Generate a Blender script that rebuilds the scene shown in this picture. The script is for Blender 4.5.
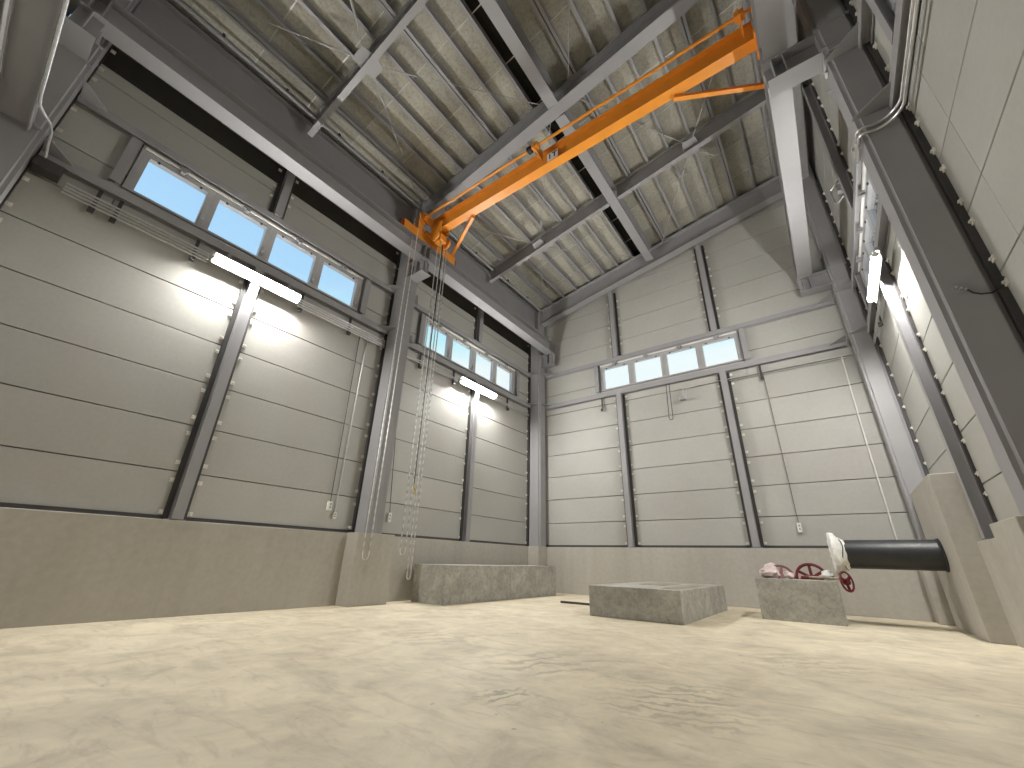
import bpy, bmesh, math, random
from mathutils import Vector, Matrix
random.seed(7)
for o in list(bpy.data.objects): bpy.data.objects.remove(o, do_unlink=True)
SC = bpy.context.scene
C = SC.collection
# ---------------------------------------------------------------- camera
CAM = (6.4784, 0.0, 0.6985)
YAW, PITCH, ROLL, FPX = -0.647477, 0.406844, 0.0281516, 409.42
cy_, sy_, cp_, sp_ = math.cos(YAW), math.sin(YAW), math.cos(PITCH), math.sin(PITCH)
fwd = Vector((sy_*cp_, cy_*cp_, sp_)); rgt = Vector((cy_, -sy_, 0)); up = rgt.cross(fwd)
r2 = math.cos(ROLL)*rgt + math.sin(ROLL)*up; u2 = -math.sin(ROLL)*rgt + math.cos(ROLL)*up
cam = bpy.data.cameras.new('camera'); cam.sensor_fit = 'HORIZONTAL'; cam.sensor_width = 36.0
cam.lens = FPX/1024*36.0; cam.clip_start = 0.02; cam.clip_end = 300
camo = bpy.data.objects.new('camera', cam); C.objects.link(camo)
camo.matrix_world = Matrix(((r2.x, u2.x, -fwd.x, CAM[0]), (r2.y, u2.y, -fwd.y, CAM[1]), (r2.z, u2.z, -fwd.z, CAM[2]), (0, 0, 0, 1)))
SC.camera = camo
# ---------------------------------------------------------------- world and exposure
SC.view_settings.view_transform = 'Standard'; SC.view_settings.look = 'None'
SC.view_settings.gamma = 1.0; SC.view_settings.use_curve_mapping = False
SC.view_settings.exposure = 0.0
LAMP = 525.0
wd = bpy.data.worlds.new('sky'); SC.world = wd; wd.use_nodes = True
nt = wd.node_tree; nt.nodes.clear()
wo = nt.nodes.new('ShaderNodeOutputWorld'); bg = nt.nodes.new('ShaderNodeBackground')
tc = nt.nodes.new('ShaderNodeTexCoord'); sx = nt.nodes.new('ShaderNodeSeparateXYZ'); rp = nt.nodes.new('ShaderNodeValToRGB')
nt.links.new(tc.outputs['Generated'], sx.inputs[0]); nt.links.new(sx.outputs['Z'], rp.inputs[0])
nt.links.new(rp.outputs[0], bg.inputs[0]); nt.links.new(bg.outputs[0], wo.inputs[0])
SKY = ((0.0, (.97, 1, 1)), (.43, (.92, 1.0, 1.0)), (.475, (.58, .92, .99)), (.55, (.46, .73, .98)), (.66, (.40, .66, .96)), (1.0, (.16, .38, .80)))
while len(rp.color_ramp.elements) < len(SKY): rp.color_ramp.elements.new(.5)
for i, (p, c_) in enumerate(SKY): rp.color_ramp.elements[i].position = p
for i, (p, c_) in enumerate(SKY): rp.color_ramp.elements[i].color = (*c_, 1)
bg.inputs[1].default_value = 1.05

# ---------------------------------------------------------------- room numbers (metres)
W, D, YF = 7.93, 9.781, -1.10          # right wall, back wall, front wall
KERB, Z0, PH = 1.042, 1.0207, 0.6       # kerb top, first panel course, course height
FR = (-.85, 4.40, 9.545)               # frame centre lines
SUB = (1.77, 6.97)
SL = .195
def zb(x): return 7.65 + SL*x          # underside of roof beams
def zt(x): return 8.05 + SL*x          # top of roof beams = underside of purlins
def zr(x): return 8.19 + SL*x          # underside of roof boards

# ---------------------------------------------------------------- materials
MATS = {}
def nodes(name):
    m = bpy.data.materials.new(name); m.use_nodes = True
    t = m.node_tree; b = t.nodes['Principled BSDF']; MATS[name] = m
    return m, t, b
def pos(t, scale=(1, 1, 1), rot=(0, 0, 0)):
    g = t.nodes.new('ShaderNodeNewGeometry'); mp = t.nodes.new('ShaderNodeMapping')
    mp.inputs['Scale'].default_value = scale; mp.inputs['Rotation'].default_value = rot
    t.links.new(g.outputs['Position'], mp.inputs['Vector']); return mp.outputs[0]
def noise(t, vec, scale, detail=4, rough=.55, dist=0):
    n = t.nodes.new('ShaderNodeTexNoise'); n.inputs['Scale'].default_value = scale
    n.inputs['Detail'].default_value = detail; n.inputs['Roughness'].default_value = rough
    n.inputs['Distortion'].default_value = dist
    t.links.new(vec, n.inputs['Vector']); return n.outputs['Fac']
def ramp(t, fac, stops):
    r = t.nodes.new('ShaderNodeValToRGB'); el = r.color_ramp.elements
    while len(el) < len(stops): el.new(.5)
    for i_, (p, c) in enumerate(stops): el[i_].position = p
    for i_, (p, c) in enumerate(stops): el[i_].color = (*c, 1)
    t.links.new(fac, r.inputs[0]); return r.outputs[0]
def mix(t, a, b, fac, mode='MIX'):
    m = t.nodes.new('ShaderNodeMix'); m.data_type = 'RGBA'; m.blend_type = mode
    for s, v in ((m.inputs[6], a), (m.inputs[7], b)):
        if isinstance(v, tuple): s.default_value = (*v, 1)
        else: t.links.new(v, s)
    if isinstance(fac, float): m.inputs[0].default_value = fac
    else: t.links.new(fac, m.inputs[0])
    return m.outputs[2]
def bump(t, b, h, strength, dist=.01):
    n = t.nodes.new('ShaderNodeBump'); n.inputs['Strength'].default_value = strength; n.inputs['Distance'].default_value = dist
    t.links.new(h, n.inputs['Height']); t.links.new(n.outputs[0], b.inputs['Normal'])
def tone(name, c, rough=.5, metal=0.0, var=.06, scale=3.0, bmp=0.0, bscale=60, spec=.5):
    m, t, b = nodes(name)
    v = pos(t); n = noise(t, v, scale, 5)
    lo = tuple(max(0, x*(1-var)) for x in c); hi = tuple(min(1, x*(1+var)) for x in c)
    t.links.new(ramp(t, n, ((.3, lo), (.7, hi))), b.inputs['Base Color'])
    b.inputs['Roughness'].default_value = rough; b.inputs['Metallic'].default_value = metal
    b.inputs['Specular IOR Level'].default_value = spec
    if bmp: bump(t, b, noise(t, v, bscale, 3), bmp)
    return m
STEEL = tone('grey_steel_paint', (.29, .285, .292), .42, 0, .05, 2.0, .02, 90)
PRIMER_SHADE = tone('dark_primer_and_shade', (.045, .042, .042), .6, 0, .15, 4.0)  # dark primer on real parts; doubles as shade colour on gap strips
ROOFBLACK = tone('black_roof_underlay', (.018, .016, .012), .9, 0, .3, 5.0)
GALV = tone('galvanised', (.60, .60, .60), .38, .75, .10, 20.0)
CLIPM = tone('zinc_clip', (.74, .715, .65), .5, .0, .2, 8.0)
ALU = tone('window_aluminium', (.46, .46, .47), .38, .35, .05, 6.0)
ORANGE = tone('crane_orange', (.80, .295, .030), .38, 0, .06, 2.5, .02, 60)
BLACKRUB = tone('black_rubber', (.012, .012, .013), .5, 0, .2, 5.0)
PIPEM = tone('black_pipe_coating', (.020, .021, .023), .45, 0, .25, 7.0, .05, 40)
RED = tone('red_cast_iron', (.115, .006, .011), .45, 0, .15, 12.0)
WHITEP = tone('white_plastic', (.72, .71, .67), .5, 0, .04, 6.0)
FILM = tone('crumpled_film', (.60, .49, .47), .30, 0, .22, 22.0, .5, 45)
WFILM = tone('white_film', (.80, .80, .76), .35, 0, .12, 18.0, .5, 40)
CHAIN = tone('bright_chain', (.72, .72, .70), .30, .8, .1, 30.0)
PLATE = tone('rusty_plate', (.30, .26, .19), .7, .2, .3, 5.0)
BRASS = tone('brass_hook', (.45, .30, .08), .4, .6, .1, 9.0)
JOINTM = tone('joint_metal', (.50, .49, .47), .42, .45, .1, 9.0)
RODM = tone('dull_rod', (.36, .355, .35), .55, .2, .05, 8.0)
UPPERBLACK = tone('black_upper_panel', (.045, .042, .036), .85, 0, .15, 3.0)  # near-black colour for left wall panels above a fixed height
INK = tone('black_ink', (.02, .02, .02), .6, 0, 0.0)

def panel_mat():
    m, t, b = nodes('cement_panel')
    v = pos(t); a = noise(t, v, .9, 4); g = noise(t, pos(t, (3, 3, 3)), 7, 5); f = noise(t, v, 90, 2)
    col = ramp(t, a, ((.30, (.385, .368, .345)), (.50, (.400, .396, .366)), (.70, (.418, .416, .388))))
    col = mix(t, col, ramp(t, g, ((.3, (.97, .97, .97)), (.7, (1.03, 1.03, 1.03)))), 1.0, 'MULTIPLY')
    oi = t.nodes.new('ShaderNodeObjectInfo')
    col = mix(t, col, ramp(t, oi.outputs['Random'], ((0, (.95, .945, .94)), (1, (1.04, 1.04, 1.03)))), 1.0, 'MULTIPLY')
    t.links.new(col, b.inputs['Base Color']); b.inputs['Roughness'].default_value = .52
    bump(t, b, f, .06, .004)
    return m
PANEL = panel_mat()
def kerb_mat():
    m, t, b = nodes('kerb_concrete')
    a = noise(t, pos(t, (1, 1, .22)), 2.2, 6); g = noise(t, pos(t), 14, 5); d = noise(t, pos(t, (1, 1, .05)), 6, 3)
    col = ramp(t, a, ((.3, (.400, .376, .328)), (.7, (.450, .428, .380))))
    col = mix(t, col, ramp(t, g, ((.3, (.94, .94, .94)), (.7, (1.05, 1.05, 1.05)))), 1.0, 'MULTIPLY')
    col = mix(t, col, ramp(t, d, ((.35, (.96, .955, .95)), (.5, (1, 1, 1)))), 1.0, 'MULTIPLY')
    t.links.new(col, b.inputs['Base Color']); b.inputs['Roughness'].default_value = .7
    bump(t, b, g, .08, .004); return m
KERBM = kerb_mat()
def plinth_mat():
    m, t, b = nodes('rough_plinth_concrete')
    a = noise(t, pos(t), 3.0, 7, .65); g = noise(t, pos(t), 16, 6, .7); h = noise(t, pos(t, (1, 1, .6)), 38, 4, .7)
    col = ramp(t, a, ((.32, (.29, .280, .250)), (.5, (.36, .350, .315)), (.68, (.45, .440, .400))))
    col = mix(t, col, ramp(t, g, ((.35, (.80, .79, .77)), (.55, (1.05, 1.05, 1.05)))), 1.0, 'MULTIPLY')
    col = mix(t, col, ramp(t, h, ((.30, (.45, .44, .42)), (.40, (1, 1, 1)))), 1.0, 'MULTIPLY')
    t.links.new(col, b.inputs['Base Color']); b.inputs['Roughness'].default_value = .85
    bump(t, b, g, .25, .008); return m
PLINTH = plinth_mat()
def floor_mat():
    m, t, b = nodes('trowelled_floor')
    a = noise(t, pos(t), .55, 5); g = noise(t, pos(t), 1.9, 7, .64, .9); g2 = noise(t, pos(t), 6.5, 6, .66, .5)
    s1 = noise(t, pos(t, (.8, 3.2, 1), (0, 0, .45)), 2.2, 6, .62, 1.6)
    fine = noise(t, pos(t), 45, 3); sp = noise(t, pos(t), 11, 2, .5)
    col = ramp(t, a, ((.3, (.590, .515, .375)), (.7, (.705, .630, .475))))
    col = mix(t, col, ramp(t, g, ((.30, (.76, .75, .735)), (.45, (.94, .935, .925)), (.56, (1.04, 1.04, 1.035)), (.72, (1.16, 1.16, 1.14)))), 1.0, 'MULTIPLY')
    col = mix(t, col, ramp(t, g2, ((.30, (.90, .895, .885)), (.50, (1, 1, 1)), (.70, (1.06, 1.06, 1.06)))), 1.0, 'MULTIPLY')
    col = mix(t, col, ramp(t, s1, ((.33, (.86, .85, .84)), (.46, (1, 1, 1)))), 1.0, 'MULTIPLY')
    col = mix(t, col, ramp(t, sp, ((.22, (.62, .60, .57)), (.27, (1, 1, 1)))), 1.0, 'MULTIPLY')
    # worn patches with trowel ripples: (x, y, radius, direction, ripples per metre, depth)
    geo = t.nodes.new('ShaderNodeNewGeometry')
    for (px, py, rad, ang, fq, dep) in ((5.55, 2.85, .62, 1.15, 9.0, .30), (4.45, 3.05, .75, .5, 5.0, .26), (3.1, 3.3, .7, .3, 5.5, .18), (4.8, 2.25, .18, .2, 11.0, .40), (6.1, 4.6, .7, .9, 6.0, .18)):
        ds = t.nodes.new('ShaderNodeVectorMath'); ds.operation = 'DISTANCE'; ds.inputs[1].default_value = (px, py, 0); t.links.new(geo.outputs['Position'], ds.inputs[0])
        dn = t.nodes.new('ShaderNodeMath'); dn.operation = 'MULTIPLY_ADD'; dn.inputs[1].default_value = .9; t.links.new(noise(t, pos(t), 2.6, 4), dn.inputs[0]); t.links.new(ds.outputs['Value'], dn.inputs[2])
        mask = ramp(t, dn.outputs[0], ((min(.98, .35+rad*.4), (1, 1, 1)), (min(1.0, .5+rad*.75), (0, 0, 0))))
        wv = t.nodes.new('ShaderNodeTexWave'); wv.inputs['Scale'].default_value = fq*.32; wv.inputs['Distortion'].default_value = 8.0; wv.inputs['Detail'].default_value = 4; wv.inputs['Detail Scale'].default_value = 2.5
        t.links.new(pos(t, (1, 1, 1), (0, 0, ang)), wv.inputs['Vector'])
        k = 1-dep
        col = mix(t, col, mix(t, (1.0, 1.0, 1.0), ramp(t, wv.outputs['Fac'], ((.12, (k, k, k*.985)), (.45, (1, 1, 1)))), mask), 1.0, 'MULTIPLY')
    t.links.new(col, b.inputs['Base Color']); b.inputs['Roughness'].default_value = .66
    bump(t, b, fine, .08, .003); return m
FLOORM = floor_mat()
def board_mat():
    m, t, b = nodes('wood_wool_board')
    a = noise(t, pos(t), 1.3, 4); g = noise(t, pos(t, (1, 1, 1)), 22, 5, .75); h = noise(t, pos(t), 70, 3, .8)
    col = ramp(t, a, ((.3, (.335, .320, .275)), (.7, (.430, .418, .362))))
    col = mix(t, col, ramp(t, g, ((.34, (.74, .72, .69)), (.52, (1, 1, 1)), (.70, (1.15, 1.15, 1.14)))), 1.0, 'MULTIPLY')
    oi = t.nodes.new('ShaderNodeObjectInfo')
    col = mix(t, col, ramp(t, oi.outputs['Random'], ((0, (.86, .86, .86)), (1, (1.1, 1.1, 1.08)))), 1.0, 'MULTIPLY')
    t.links.new(col, b.inputs['Base Color']); b.inputs['Roughness'].default_value = .95
    bump(t, b, h, .5, .008); return m
BOARD = board_mat()
def glass_mat():
    m = bpy.data.materials.new('window_glass'); m.use_nodes = True; t = m.node_tree; t.nodes.clear()
    o = t.nodes.new('ShaderNodeOutputMaterial'); mx = t.nodes.new('ShaderNodeMixShader')
    tr = t.nodes.new('ShaderNodeBsdfTransparent'); gl = t.nodes.new('ShaderNodeBsdfGlossy'); lw = t.nodes.new('ShaderNodeLayerWeight')
    tr.inputs[0].default_value = (.97, .99, 1, 1); gl.inputs['Roughness'].default_value = .02; lw.inputs[0].default_value = .5
    pw = t.nodes.new('ShaderNodeMath'); pw.operation = 'POWER'; pw.inputs[1].default_value = 4.0; t.links.new(lw.outputs['Facing'], pw.inputs[0])
    ad = t.nodes.new('ShaderNodeMath'); ad.operation = 'MULTIPLY_ADD'; ad.inputs[1].default_value = .6; ad.inputs[2].default_value = .03; t.links.new(pw.outputs[0], ad.inputs[0])
    t.links.new(ad.outputs[0], mx.inputs[0]); t.links.new(tr.outputs[0], mx.inputs[1]); t.links.new(gl.outputs[0], mx.inputs[2]); t.links.new(mx.outputs[0], o.inputs[0])
    return m
GLASS = glass_mat()
def lamp_mat():
    m, t, b = nodes('lit_diffuser')
    b.inputs['Base Color'].default_value = (.9, .9, .88, 1)
    b.inputs['Emission Color'].default_value = (1.0, .985, .95, 1); b.inputs['Emission Strength'].default_value = LAMP
    return m
LIT = lamp_mat()

# ---------------------------------------------------------------- mesh helpers
def box(bm, x0, x1, y0, y1, z0, z1):
    v = [bm.verts.new(p) for p in ((x0, y0, z0), (x1, y0, z0), (x1, y1, z0), (x0, y1, z0), (x0, y0, z1), (x1, y0, z1), (x1, y1, z1), (x0, y1, z1))]
    for f in ((0, 3, 2, 1), (4, 5, 6, 7), (0, 1, 5, 4), (1, 2, 6, 5), (2, 3, 7, 6), (3, 0, 4, 7)): bm.faces.new([v[i] for i in f])
def loft(bm, a, b):
    va = [bm.verts.new(p) for p in a]; vb = [bm.verts.new(p) for p in b]; n = len(va)
    for i in range(n): bm.faces.new((va[i], va[(i+1) % n], vb[(i+1) % n], vb[i]))
    bm.faces.new(va[::-1]); bm.faces.new(vb)
def frame(d, hint=(0, 0, 1)):
    d = Vector(d).normalized(); h = Vector(hint)
    if abs(d.dot(h)) > .98: h = Vector((1, 0, 0))
    s = d.cross(h).normalized(); return d, s, s.cross(d)
def bar(bm, p, q, w, h, hint=(0, 0, 1)):
    p, q = Vector(p), Vector(q); d, s, u = frame(q-p, hint)
    cs = [(-w/2, -h/2), (w/2, -h/2), (w/2, h/2), (-w/2, h/2)]
    loft(bm, [p+s*a+u*b for a, b in cs], [q+s*a+u*b for a, b in cs])
def tube(bm, path, r, seg=8, closed=False):
    P = [Vector(p) for p in path]; n = len(P); rings = []
    _, s, u = frame(P[1]-P[0])
    for i in range(n):
        if closed: d = (P[(i+1) % n]-P[i-1]).normalized()
        else: d = ((P[min(i+1, n-1)]-P[max(i-1, 0)])).normalized()
        s = (s - d*s.dot(d)).normalized(); u = s.cross(d)
        rings.append([bm.verts.new(P[i]+(s*math.cos(k*2*math.pi/seg)+u*math.sin(k*2*math.pi/seg))*r) for k in range(seg)])
    for i in range(n if closed else n-1):
        A, B = rings[i], rings[(i+1) % n]
        for k in range(seg): bm.faces.new((A[k], A[(k+1) % seg], B[(k+1) % seg], B[k]))
    if not closed: bm.faces.new(rings[0][::-1]); bm.faces.new(rings[-1])
def cyl(bm, p, q, r, seg=16): tube(bm, [p, q], r, seg)
def arc(c, a, b, r, t0, t1, n=8):
    c, a, b = Vector(c), Vector(a), Vector(b)
    return [c+a*r*math.cos(t0+(t1-t0)*i/n)+b*r*math.sin(t0+(t1-t0)*i/n) for i in range(n+1)]
def hsec(bm, p, q, depth, width, tf=.012, tw=.008, hint=(0, 0, 1)):
    """H section from p to q (centre of section); depth along hint"""
    p, q = Vector(p), Vector(q); d, s, u = frame(q-p, hint)
    def rect(a0, a1, b0, b1):
        cs = [(a0, b0), (a1, b0), (a1, b1), (a0, b1)]
        loft(bm, [p+s*a+u*b for a, b in cs], [q+s*a+u*b for a, b in cs])
    rect(-width/2, width/2, -depth/2, -depth/2+tf); rect(-width/2, width/2, depth/2-tf, depth/2); rect(-tw/2, tw/2, -depth/2+tf, depth/2-tf)
def hroof(bm, x0, x1, y, zlo, zhi, width, tf=.016, tw=.010):
    """vertical-section roof beam along x following the slope"""
    for a0, a1, b0, b1 in ((-width/2, width/2, 0, tf), (-width/2, width/2, zhi-zlo-tf, zhi-zlo), (-tw/2, tw/2, tf, zhi-zlo-tf)):
        A = [(x0, y+a, zlo+SL*x0+b) for a, b in ((a0, b0), (a1, b0), (a1, b1), (a0, b1))]
        B = [(x1, y+a, zlo+SL*x1+b) for a, b in ((a0, b0), (a1, b0), (a1, b1), (a0, b1))]
        loft(bm, A, B)
def BM(): return bmesh.new()
def wloc(o):
    v = Vector((0, 0, 0))
    while o: v = v + o.location; o = o.parent
    return v
def obj(name, bm, mat, parent=None, smooth=False, bevel=0, base=None, subs=0):
    bmesh.ops.recalc_face_normals(bm, faces=bm.faces)
    if bevel:
        bmesh.ops.bevel(bm, geom=[e for e in bm.edges], offset=bevel, segments=2, profile=.5, affect='EDGES', clamp_overlap=True)
    me = bpy.data.meshes.new(name); bm.to_mesh(me); bm.free()
    if smooth:
        for p in me.polygons: p.use_smooth = True
        try: me.set_sharp_from_angle(angle=math.radians(40))
        except Exception: pass
    me.materials.append(mat)
    o = bpy.data.objects.new(name, me); C.objects.link(o)
    if parent:
        o.parent = parent; me.transform(Matrix.Translation(-wloc(parent)))
    else:
        xs = [v.co for v in me.vertices]
        b = Vector(base) if base else Vector(((min(v.x for v in xs)+max(v.x for v in xs))/2, (min(v.y for v in xs)+max(v.y for v in xs))/2, min(v.z for v in xs)))
        me.transform(Matrix.Translation(-b)); o.location = b
    return o
def tag(o, label=None, cat=None, group=None, kind=None):
    if label: o['label'] = label
    if cat: o['category'] = cat
    if group: o['group'] = group
    if kind: o['kind'] = kind
    return o
def thing(name, label, cat, loc, group=None, kind=None):
    o = bpy.data.objects.new(name, None); o.empty_display_size = .2; C.objects.link(o); o.location = loc
    return tag(o, label, cat, group, kind)
def inst(name, me, parent, at, rz=0):
    o = bpy.data.objects.new(name, me); C.objects.link(o); o.parent = parent
    o.location = Vector(at)-wloc(parent); o.rotation_euler = (0, 0, rz); return o
BOXC = {}
def boxmesh(name, dx, dy, dz, mat, bevel=0):
    k = (name, round(dx, 4), round(dy, 4), round(dz, 4), mat.name)
    if k not in BOXC:
        bm = BM(); box(bm, -dx/2, dx/2, -dy/2, dy/2, -dz/2, dz/2)
        if bevel: bmesh.ops.bevel(bm, geom=list(bm.edges), offset=bevel, segments=1, affect='EDGES')
        me = bpy.data.meshes.new(name); bm.to_mesh(me); bm.free(); me.materials.append(mat); BOXC[k] = me
    return BOXC[k]
def B1(*a):
    bm = BM(); box(bm, *a); return bm
ORD = ['first', 'second', 'third', 'fourth', 'fifth', 'sixth', 'seventh', 'eighth', 'ninth', 'tenth', 'eleventh', 'twelfth', 'thirteenth', 'fourteenth', 'fifteenth', 'sixteenth', 'seventeenth', 'eighteenth']

# ================================================================= the setting
fl = obj('floor', B1(-.3, W+.3, YF-.3, D+.3, -.25, 0), FLOORM); tag(fl, 'beige trowelled concrete floor slab', 'floor', kind='structure')

WIN = {'left': [(.03, 3.53), (5.15, 8.65)], 'right': [(.03, 3.53), (5.15, 8.65)], 'back': [(2.17, 5.685)], 'front': []}
WZ0, WZ1 = 5.02, 5.80
TH = .10
def toW(side, a, d, z):
    """a along wall, d towards the room from the panel face"""
    if side == 'left': return (d, a, z)
    if side == 'right': return (W-d, a, z)
    if side == 'back': return (a, D-d, z)
    return (a, YF+d, z)
def wbox(bm, side, a0, a1, d0, d1, z0, z1):
    p = toW(side, a0, d0, z0); q = toW(side, a1, d1, z1)
    box(bm, min(p[0], q[0]), max(p[0], q[0]), min(p[1], q[1]), max(p[1], q[1]), min(p[2], q[2]), max(p[2], q[2]))
SPLITS = {'left': [YF, -.85, 1.76, 4.40, 6.97, D], 'right': [YF, -.85, 1.77, 3.765, 4.40, 6.97, D], 'back': [0, 2.70, 5.21, W], 'front': [0, 2.64, 5.29, W]}
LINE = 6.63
def wall(side, label):
    top = {'left': lambda a: zr(0), 'right': lambda a: zr(W), 'back': zr, 'front': zr}[side]
    sp = SPLITS[side]; hi = zr(W) if side != 'left' else zr(0)
    # backing core in pieces so that window openings stay open
    bm = BM(); E0, E1 = sp[0]-(.2 if side in ('back', 'front') else 0), sp[-1]+(.2 if side in ('back', 'front') else 0)
    wins = WIN[side]
    def core(a0, a1, z0, z1): wbox(bm, side, a0, a1, -TH-.06, -TH+.004, z0, z1)
    core(E0, E1, 0, WZ0); core(E0, E1, WZ1, hi+.1)
    cur = E0
    for (u0, u1) in wins: core(cur, u0, WZ0, WZ1); cur = u1
    core(cur, E1, WZ0, WZ1)
    w = obj('wall_'+side, bm, PRIMER_SHADE); tag(w, label, 'wall', kind='structure')
    g = .006
    for i in range(len(sp)-1):
        k = 0
        while Z0+PH*k < hi:
            z0, z1 = Z0+PH*k, Z0+PH*(k+1); k += 1
            rects = [(sp[i], sp[i+1], z0, z1)]
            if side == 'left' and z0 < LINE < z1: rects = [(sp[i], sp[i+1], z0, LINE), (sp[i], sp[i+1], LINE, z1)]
            for (u0, u1) in wins:
                nr = []
                for (a0, a1, b0, b1) in rects:
                    if a1 <= u0 or a0 >= u1 or b1 <= WZ0 or b0 >= WZ1: nr.append((a0, a1, b0, b1)); continue
                    if a0 < u0: nr.append((a0, u0, b0, b1))
                    if a1 > u1: nr.append((u1, a1, b0, b1))
                    m0, m1 = max(a0, u0), min(a1, u1)
                    if b0 < WZ0: nr.append((m0, m1, b0, WZ0))
                    if b1 > WZ1: nr.append((m0, m1, WZ1, b1))
                rects = nr
            for (a0, a1, b0, b1) in rects:
                if b1-b0 < .05 or a1-a0 < .05: continue
                b1m = b1
                if b0 > max(top(a0), top(a1)): continue
                me = boxmesh('wall_panel', *( (TH, a1-a0-g, b1m-b0-2*g) if side in ('left', 'right') else (a1-a0-g, TH, b1m-b0-2*g)), UPPERBLACK if side == 'left' and b0 > LINE-.01 else PANEL, .004)
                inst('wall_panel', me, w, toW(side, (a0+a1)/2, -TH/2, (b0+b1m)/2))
    return w
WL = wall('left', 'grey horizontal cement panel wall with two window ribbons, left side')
WB = wall('back', 'grey horizontal cement panel wall at the far end below sloping roof')
WR = wall('right', 'grey horizontal cement panel wall close on the right side')
WF = wall('front', 'grey cement panel wall behind the viewpoint')
KD = .13
for w_, sd in ((WL, 'left'), (WB, 'back'), (WR, 'right'), (WF, 'front')):
    bm = BM(); wbox(bm, sd, SPLITS[sd][0], SPLITS[sd][-1], .0005, .012, KERB+.001, KERB+.05); obj('base_shade_strip', bm, PRIMER_SHADE, w_)  # dark strip painted in for the shadow gap between kerb and panels
# concrete kerbs and piers (parts of the walls)
obj('concrete_kerb', B1(-.16, KD, YF, D, 0, KERB), KERBM, WL, bevel=.006)
obj('concrete_kerb', B1(KD, W-KD, D-KD, D+.16, 0, KERB), KERBM, WB, bevel=.006)
obj('concrete_kerb', B1(W-KD, W+.16, YF, D, 0, KERB), KERBM, WR, bevel=.006)
obj('concrete_kerb', B1(KD, W-KD, YF-.16, YF+KD, 0, KERB), KERBM, WF, bevel=.006)
for y0, y1 in ((YF+KD, -.5), (4.08, 4.80), (9.27, D-KD)):
    obj('concrete_pier', B1(KD, .44, y0, y1, 0, KERB+.005), KERBM, WL, bevel=.008)
for y0, y1 in ((YF+KD, -.5), (4.15, 4.80), (9.27, D-KD)):
    obj('concrete_pier', B1(7.44, W-KD, y0, y1, 0, KERB+.005), KERBM, WR, bevel=.008)
tag(obj('raised_kerb_block', B1(7.60, W-.012, 7.37, 9.265, 0, 1.85), KERBM, WR, bevel=.008), 'tall plain concrete block where the black pipe enters')

# ---------------------------------------------------------------- ceiling: roof boards on joint bars
bm = BM()
loft(bm, [(-.2, YF-.2, zr(-.2)+.10), (-.2, D+.2, zr(-.2)+.10), (-.2, D+.2, zr(-.2)+.2), (-.2, YF-.2, zr(-.2)+.2)],
     [(W+.2, YF-.2, zr(W+.2)+.10), (W+.2, D+.2, zr(W+.2)+.10), (W+.2, D+.2, zr(W+.2)+.2), (W+.2, YF-.2, zr(W+.2)+.2)])
ceil = obj('ceiling', bm, ROOFBLACK); tag(ceil, 'sloping roof lined with speckled wood-wool boards', 'ceiling', kind='structure')
PX = [4.456+.457*n for n in range(-9, 8)]            # purlin lines; n=-1 is taken by the middle beam
strips = sorted([-.12]+PX+[3.77, W+.02])
yj = [.68+.91*k for k in range(-2, 11)]; ys = [YF]+[y for y in yj if YF+.1 < y < D-.05]+[D]
bcache = {}
for i in range(len(strips)-1):
    x0, x1 = strips[i], strips[i+1]
    if 3.5 < x0 < 3.6: continue                     # open dark strip beside the middle beam
    for j in range(len(ys)-1):
        y0, y1 = ys[j], ys[j+1]
        key = (round(x1-x0, 3), round(y1-y0, 3))
        if key not in bcache:
            hx, hy = (x1-x0)/2-.002, (y1-y0)/2-.004; b2 = BM()
            q = [(-hx, -hy), (hx, -hy), (hx, hy), (-hx, hy)]
            loft(b2, [(a, b, SL*a) for a, b in q], [(a, b, SL*a+.04) for a, b in q])
            bmesh.ops.recalc_face_normals(b2, faces=b2.faces)
            me = bpy.data.meshes.new('roof_board'); b2.to_mesh(me); b2.free(); me.materials.append(BOARD); bcache[key] = me
        xm = (x0+x1)/2
        inst('roof_board', bcache[key], ceil, (xm, (y0+y1)/2, zr(xm)))
# pressed-metal joint bars between boards, one per board row
for y in ys[1:-1]:
    b2 = BM(); A = [(-.05, y+a, zr(-.05)+b) for a, b in ((-.009, -.006), (.009, -.006), (.009, .0), (-.009, .0))]
    Bq = [(W-.02, y+a, zr(W-.02)+b) for a, b in ((-.009, -.006), (.009, -.006), (.009, .0), (-.009, .0))]
    loft(b2, A, Bq); obj('joint_bar', b2, JOINTM, ceil)

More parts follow.
